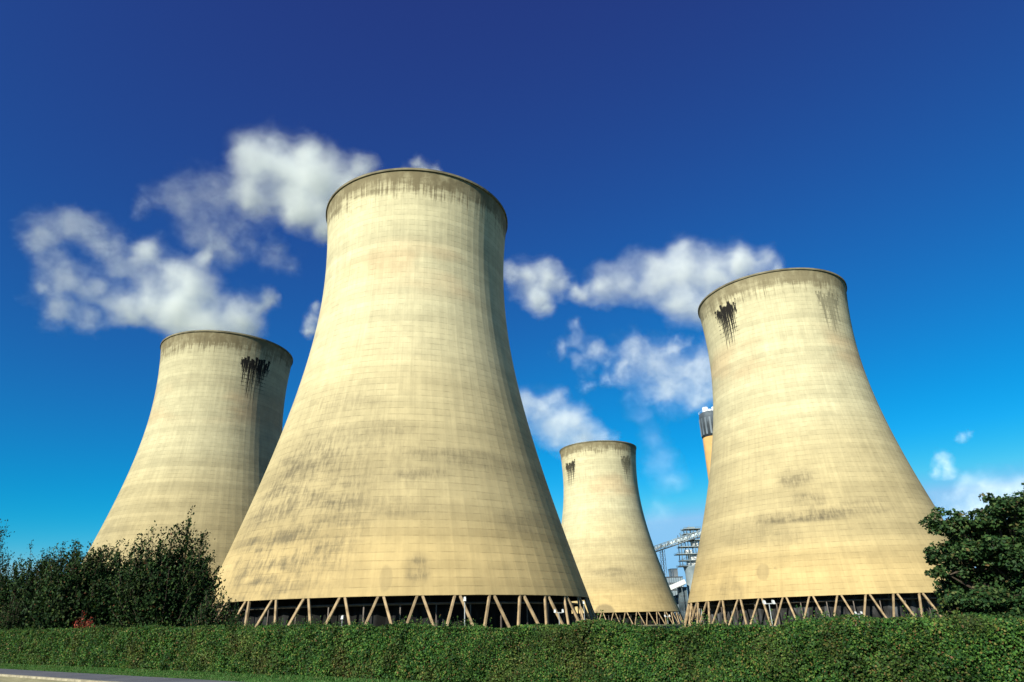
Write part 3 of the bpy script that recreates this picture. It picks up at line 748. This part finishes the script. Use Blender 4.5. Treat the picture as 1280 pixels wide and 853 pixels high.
# ------------------------------------------------------------------ floodlight posts
lampm = simple('lamp_housing', (.42, .44, .45), .4, .1, 2.); postm = simple('galvanised_post', (.30, .32, .34), .5, .15, 2.)
def flood(px, py, Y, heads, label, spread=.75, group='floodlight posts by the towers', sc=1.):
    tp = at_y(px, py, Y); o = empty('floodlight_post', (tp[0], tp[1], 0), label, 'floodlight', group); z = tp[2]
    p = MB(); p.bar((0, 0, 0), (0, 0, z-.15), .20*sc, n=8, w2=.12*sc); p.box(-.25, .25, -.25, .25, 0, .12); p.build('post', postm, o)
    if heads == 2: q = MB(); q.bar((-spread, 0, z-.22), (spread, 0, z-.22), .12*sc); q.build('cross_arm', postm, o)
    for sx in ((-1, 1) if heads == 2 else (0,)):
        h_ = MB(); x = sx*spread; w = .21*sc
        vs = [(x-w, -.38*sc, z-.30*sc), (x+w, -.38*sc, z-.30*sc), (x+w, .30*sc, z-.02), (x-w, .30*sc, z-.02), (x-w*.7, -.15*sc, z+.25*sc), (x+w*.7, -.15*sc, z+.25*sc), (x+w*.7, .36*sc, z+.35*sc), (x-w*.7, .36*sc, z+.35*sc)]
        h_.add(vs, [(3, 2, 1, 0), (0, 1, 5, 4), (1, 2, 6, 5), (2, 3, 7, 6), (3, 0, 4, 7), (4, 5, 6, 7)]); h_.build('lamp_head', lampm, o)
flood(961, 753, 118, 2, 'taller twin headed floodlight post, in front of the tower beside the leafy tree')
flood(698.5, 764, 100, 2, 'twin headed floodlight post before the right legs of the tallest looking tower', .55, sc=.7)
flood(581, 749, 108, 1, 'tall single headed lamp post beside the middle legs of the tallest looking tower', group='single lamp posts')
flood(428, 772, 100, 1, 'short lamp post with a round white head, left of the tower centre', group='single lamp posts', sc=.8)
flood(1073, 766, 125, 2, 'small twin headed floodlight post just clearing the hedge top near the leafy tree', .5, sc=.6)
flood(729.5, 753.5, 140, 1, 'single white lamp post at the far right legs of the tallest looking tower', group='single lamp posts', sc=.8)
flood(834, 770, 380, 2, 'tiny twin headed floodlight post before the smallest looking tower', 1.2, sc=1.6)

# ------------------------------------------------------------------ steam clouds
def cloud(name, label, cat, blobs, Y, dens=.02, wisp=.5, seed=0, fs=1., group=None):
    """blobs: (px, py, r px, depth shift in metres)"""
    rd = random.Random(seed+100)
    B = []
    for bl in blobs:
        x, y, r = bl[:3]; dY = bl[3] if len(bl) > 3 else rd.uniform(-.5, .5)*r*Y/F*.8
        p = at_y(x, y, Y+dY); dep = float(np.dot(p-CAM, FW)); B.append((Vector(p), 1.45*r*dep/F))
    c = sum((b[0] for b in B), Vector())/len(B)
    bm = bmesh.new()
    for p, r in B:
        ret = bmesh.ops.create_icosphere(bm, subdivisions=2, radius=r*1.15); bmesh.ops.translate(bm, verts=ret['verts'], vec=p-c)
    me = bpy.data.meshes.new(name); bm.to_mesh(me); bm.free()
    o = bpy.data.objects.new(name, me)
    COL.objects.link(o); o.location = c
    md = o.modifiers.new('hull', 'REMESH'); md.mode = 'VOXEL'; md.voxel_size = max(4., max(r for _, r in B)/6)
    dg = bpy.context.evaluated_depsgraph_get(); dg.update(); me2 = bpy.data.meshes.new_from_object(o.evaluated_get(dg)); o.modifiers.clear(); o.data = me2; me2.name = name
    me2.polygons.foreach_set('use_smooth', [True]*len(me2.polygons))
    sc = sum(r for _, r in B)/len(B)
    t = NT(name+'_steam'); co = t.n('TexCoord').outputs['Object']
    wnz = t.noise(co, .85/sc*fs, 5, .62, out=1)
    w1 = t.n('VectorMath', operation='SUBTRACT'); t.l(wnz, w1.inputs[0]); w1.inputs[1].default_value = (.5, .5, .5)
    w2 = t.n('VectorMath', operation='MULTIPLY_ADD'); t.l(w1.outputs[0], w2.inputs[0]); w2.inputs[1].default_value = (sc*2.3*wisp,)*3; t.l(co, w2.inputs[2])
    cur = None
    for p, r in B:
        d = t.n('VectorMath', operation='DISTANCE'); t.l(w2.outputs[0], d.inputs[0]); d.inputs[1].default_value = p-c
        f_ = t.math('MULTIPLY_ADD', d.outputs['Value'], -1/r, 1.)
        cur = f_ if cur is None else t.math('SMOOTH_MAX', cur, f_, .4)
    mp = t.n('Mapping'); t.l(w2.outputs[0], mp.inputs['Vector']); mp.inputs['Scale'].default_value = (.65, .9, 1.1); mp.inputs['Rotation'].default_value = (0, .35, 0)
    n1 = t.noise(mp.outputs[0], 1.0/sc*fs, 8, .62)
    fld = t.math('ADD', cur, t.math('MULTIPLY', t.math('SUBTRACT', n1, .58), 1.6))
    den = t.math('POWER', t.mr(fld, .0, 1.2, smooth=False), 2.2)
    den = t.math('MULTIPLY', den, dens*72./sc)
    pv = t.n('VolumePrincipled'); pv.inputs['Color'].default_value = (.965, .985, .99, 1); t.l(den, pv.inputs['Density']); pv.inputs['Anisotropy'].default_value = -.5
    t.l(pv.outputs[0], t.out.inputs['Volume'])
    o.data.materials.clear(); o.data.materials.append(t.m)
    tag(o, label, cat, group)
    o['kind'] = 'thing'
    return o
SG = 'steam plumes and clouds'
cloud('steam_plume', 'bright white steam plume drifting left from behind the rim of the tallest looking tower', 'steam cloud',
      [(440, 240, 36), (400, 225, 42), (360, 215, 45), (330, 205, 40), (310, 235, 32), (345, 185, 22), (375, 258, 26), (455, 213, 18), (425, 270, 26), (405, 285, 18), (400, 255, 26), (380, 195, 26)], 330, .10, .45, 1, group=SG)
cloud('thin_cloud', 'thin faint bluish cloud between the two big left steam plumes', 'steam cloud',
      [(265, 250, 38), (225, 245, 28), (245, 285, 32), (275, 300, 26), (200, 250, 20), (300, 280, 22), (340, 320, 22), (365, 330, 18), (285, 318, 20), (315, 305, 20), (330, 265, 24), (180, 262, 14)], 360, .015, .8, 2, 1.3, group=SG)
cloud('steam_plume', 'large curling steam plume above the tower that rises behind the dark shrubs', 'steam cloud',
      [(300, 402, 34), (262, 400, 34), (225, 385, 38), (190, 370, 34), (215, 340, 30), (190, 315, 22), (155, 385, 28), (240, 360, 34), (325, 385, 18), (335, 372, 12), (255, 325, 16)], 400, .09, .55, 3, group=SG)
cloud('steam_plume', 'hook shaped curl of thin steam farthest to the left against dark blue sky', 'steam cloud',
      [(55, 290, 26), (85, 285, 26), (115, 290, 26), (135, 310, 24), (150, 335, 24), (60, 325, 24), (55, 360, 22), (85, 345, 24), (115, 360, 26), (75, 390, 22), (110, 395, 22), (40, 300, 14)], 410, .028, .75, 4, 1.2, group=SG)
cloud('steam_plume', 'long white steam plume stretching left from behind the rim of the right tower', 'steam cloud',
      [(960, 325, 16), (930, 335, 28), (890, 345, 38), (850, 335, 38), (815, 345, 34), (780, 350, 28), (755, 360, 24), (850, 375, 26), (880, 385, 22), (852, 315, 16), (970, 335, 16), (730, 365, 14)], 420, .055, .5, 5, group=SG)
cloud('steam_plume', 'small round puff of steam touching the right side of the tallest looking tower', 'steam cloud',
      [(660, 345, 26), (685, 345, 24), (675, 370, 20), (700, 355, 18), (640, 345, 18), (680, 385, 12), (720, 365, 12)], 420, .05, .55, 6, group=SG)
cloud('thin_cloud', 'ragged veil of thin cloud in the middle of the gap between the towers', 'steam cloud',
      [(790, 440, 28), (820, 455, 32), (850, 470, 32), (880, 460, 30), (780, 460, 18), (835, 490, 28), (870, 495, 26), (900, 480, 30), (760, 450, 12), (720, 425, 14), (730, 455, 14), (705, 440, 14), (850, 435, 14), (745, 440, 18), (720, 410, 12), (760, 470, 14), (735, 480, 12)], 620, .024, .8, 7, 1.2, group=SG)
cloud('steam_plume', 'soft steam plume leaving the rim of the smallest looking tower', 'steam cloud',
      [(755, 548, 16), (730, 545, 26), (700, 530, 28), (675, 515, 26), (660, 505, 20), (690, 500, 20), (720, 525, 22), (650, 520, 20), (770, 548, 10)], 560, .04, .55, 8, group=SG)
cloud('thin_cloud', 'very faint pale streak of cloud above the conveyor bridge', 'steam cloud',
      [(800, 520, 18), (815, 550, 20), (830, 575, 22), (842, 600, 22), (825, 640, 18), (785, 500, 12)], 900, .005, .6, 9, group=SG)
cloud('cumulus_cloud', 'white puffy cloud low in the sky over the leafy tree', 'cloud',
      [(1205, 610, 20), (1230, 612, 24), (1255, 615, 22), (1275, 618, 26), (1180, 622, 12), (1220, 630, 22), (1250, 635, 24), (1300, 620, 30), (1330, 610, 30), (1195, 640, 18)], 1400, .018, .75, 10, group=SG)
cloud('cumulus_cloud', 'small separate cloud puff above the puffy cloud over the leafy tree', 'cloud',
      [(1178, 575, 13), (1185, 585, 10), (1172, 590, 8), (1190, 592, 8)], 1400, .016, .7, 11, group=SG)
cloud('cumulus_cloud', 'tiny faint wisp of cloud beside the right edge of the right tower', 'cloud',
      [(1203, 546, 7), (1211, 543, 6), (1197, 548, 4)], 1400, .008, .7, 12, group=SG)
cloud('steam_wisp', 'little wisp of steam peeping over the top of the tallest looking tower', 'steam cloud',
      [(520, 206, 12), (530, 212, 12), (545, 214, 10), (505, 215, 10)], 330, .035, .6, 13, group=SG)
cloud('steam_wisp', 'little pale wisp of steam between the two left towers', 'steam cloud',
      [(391, 400, 12), (395, 385, 10), (388, 412, 10)], 460, .03, .6, 14, group=SG)
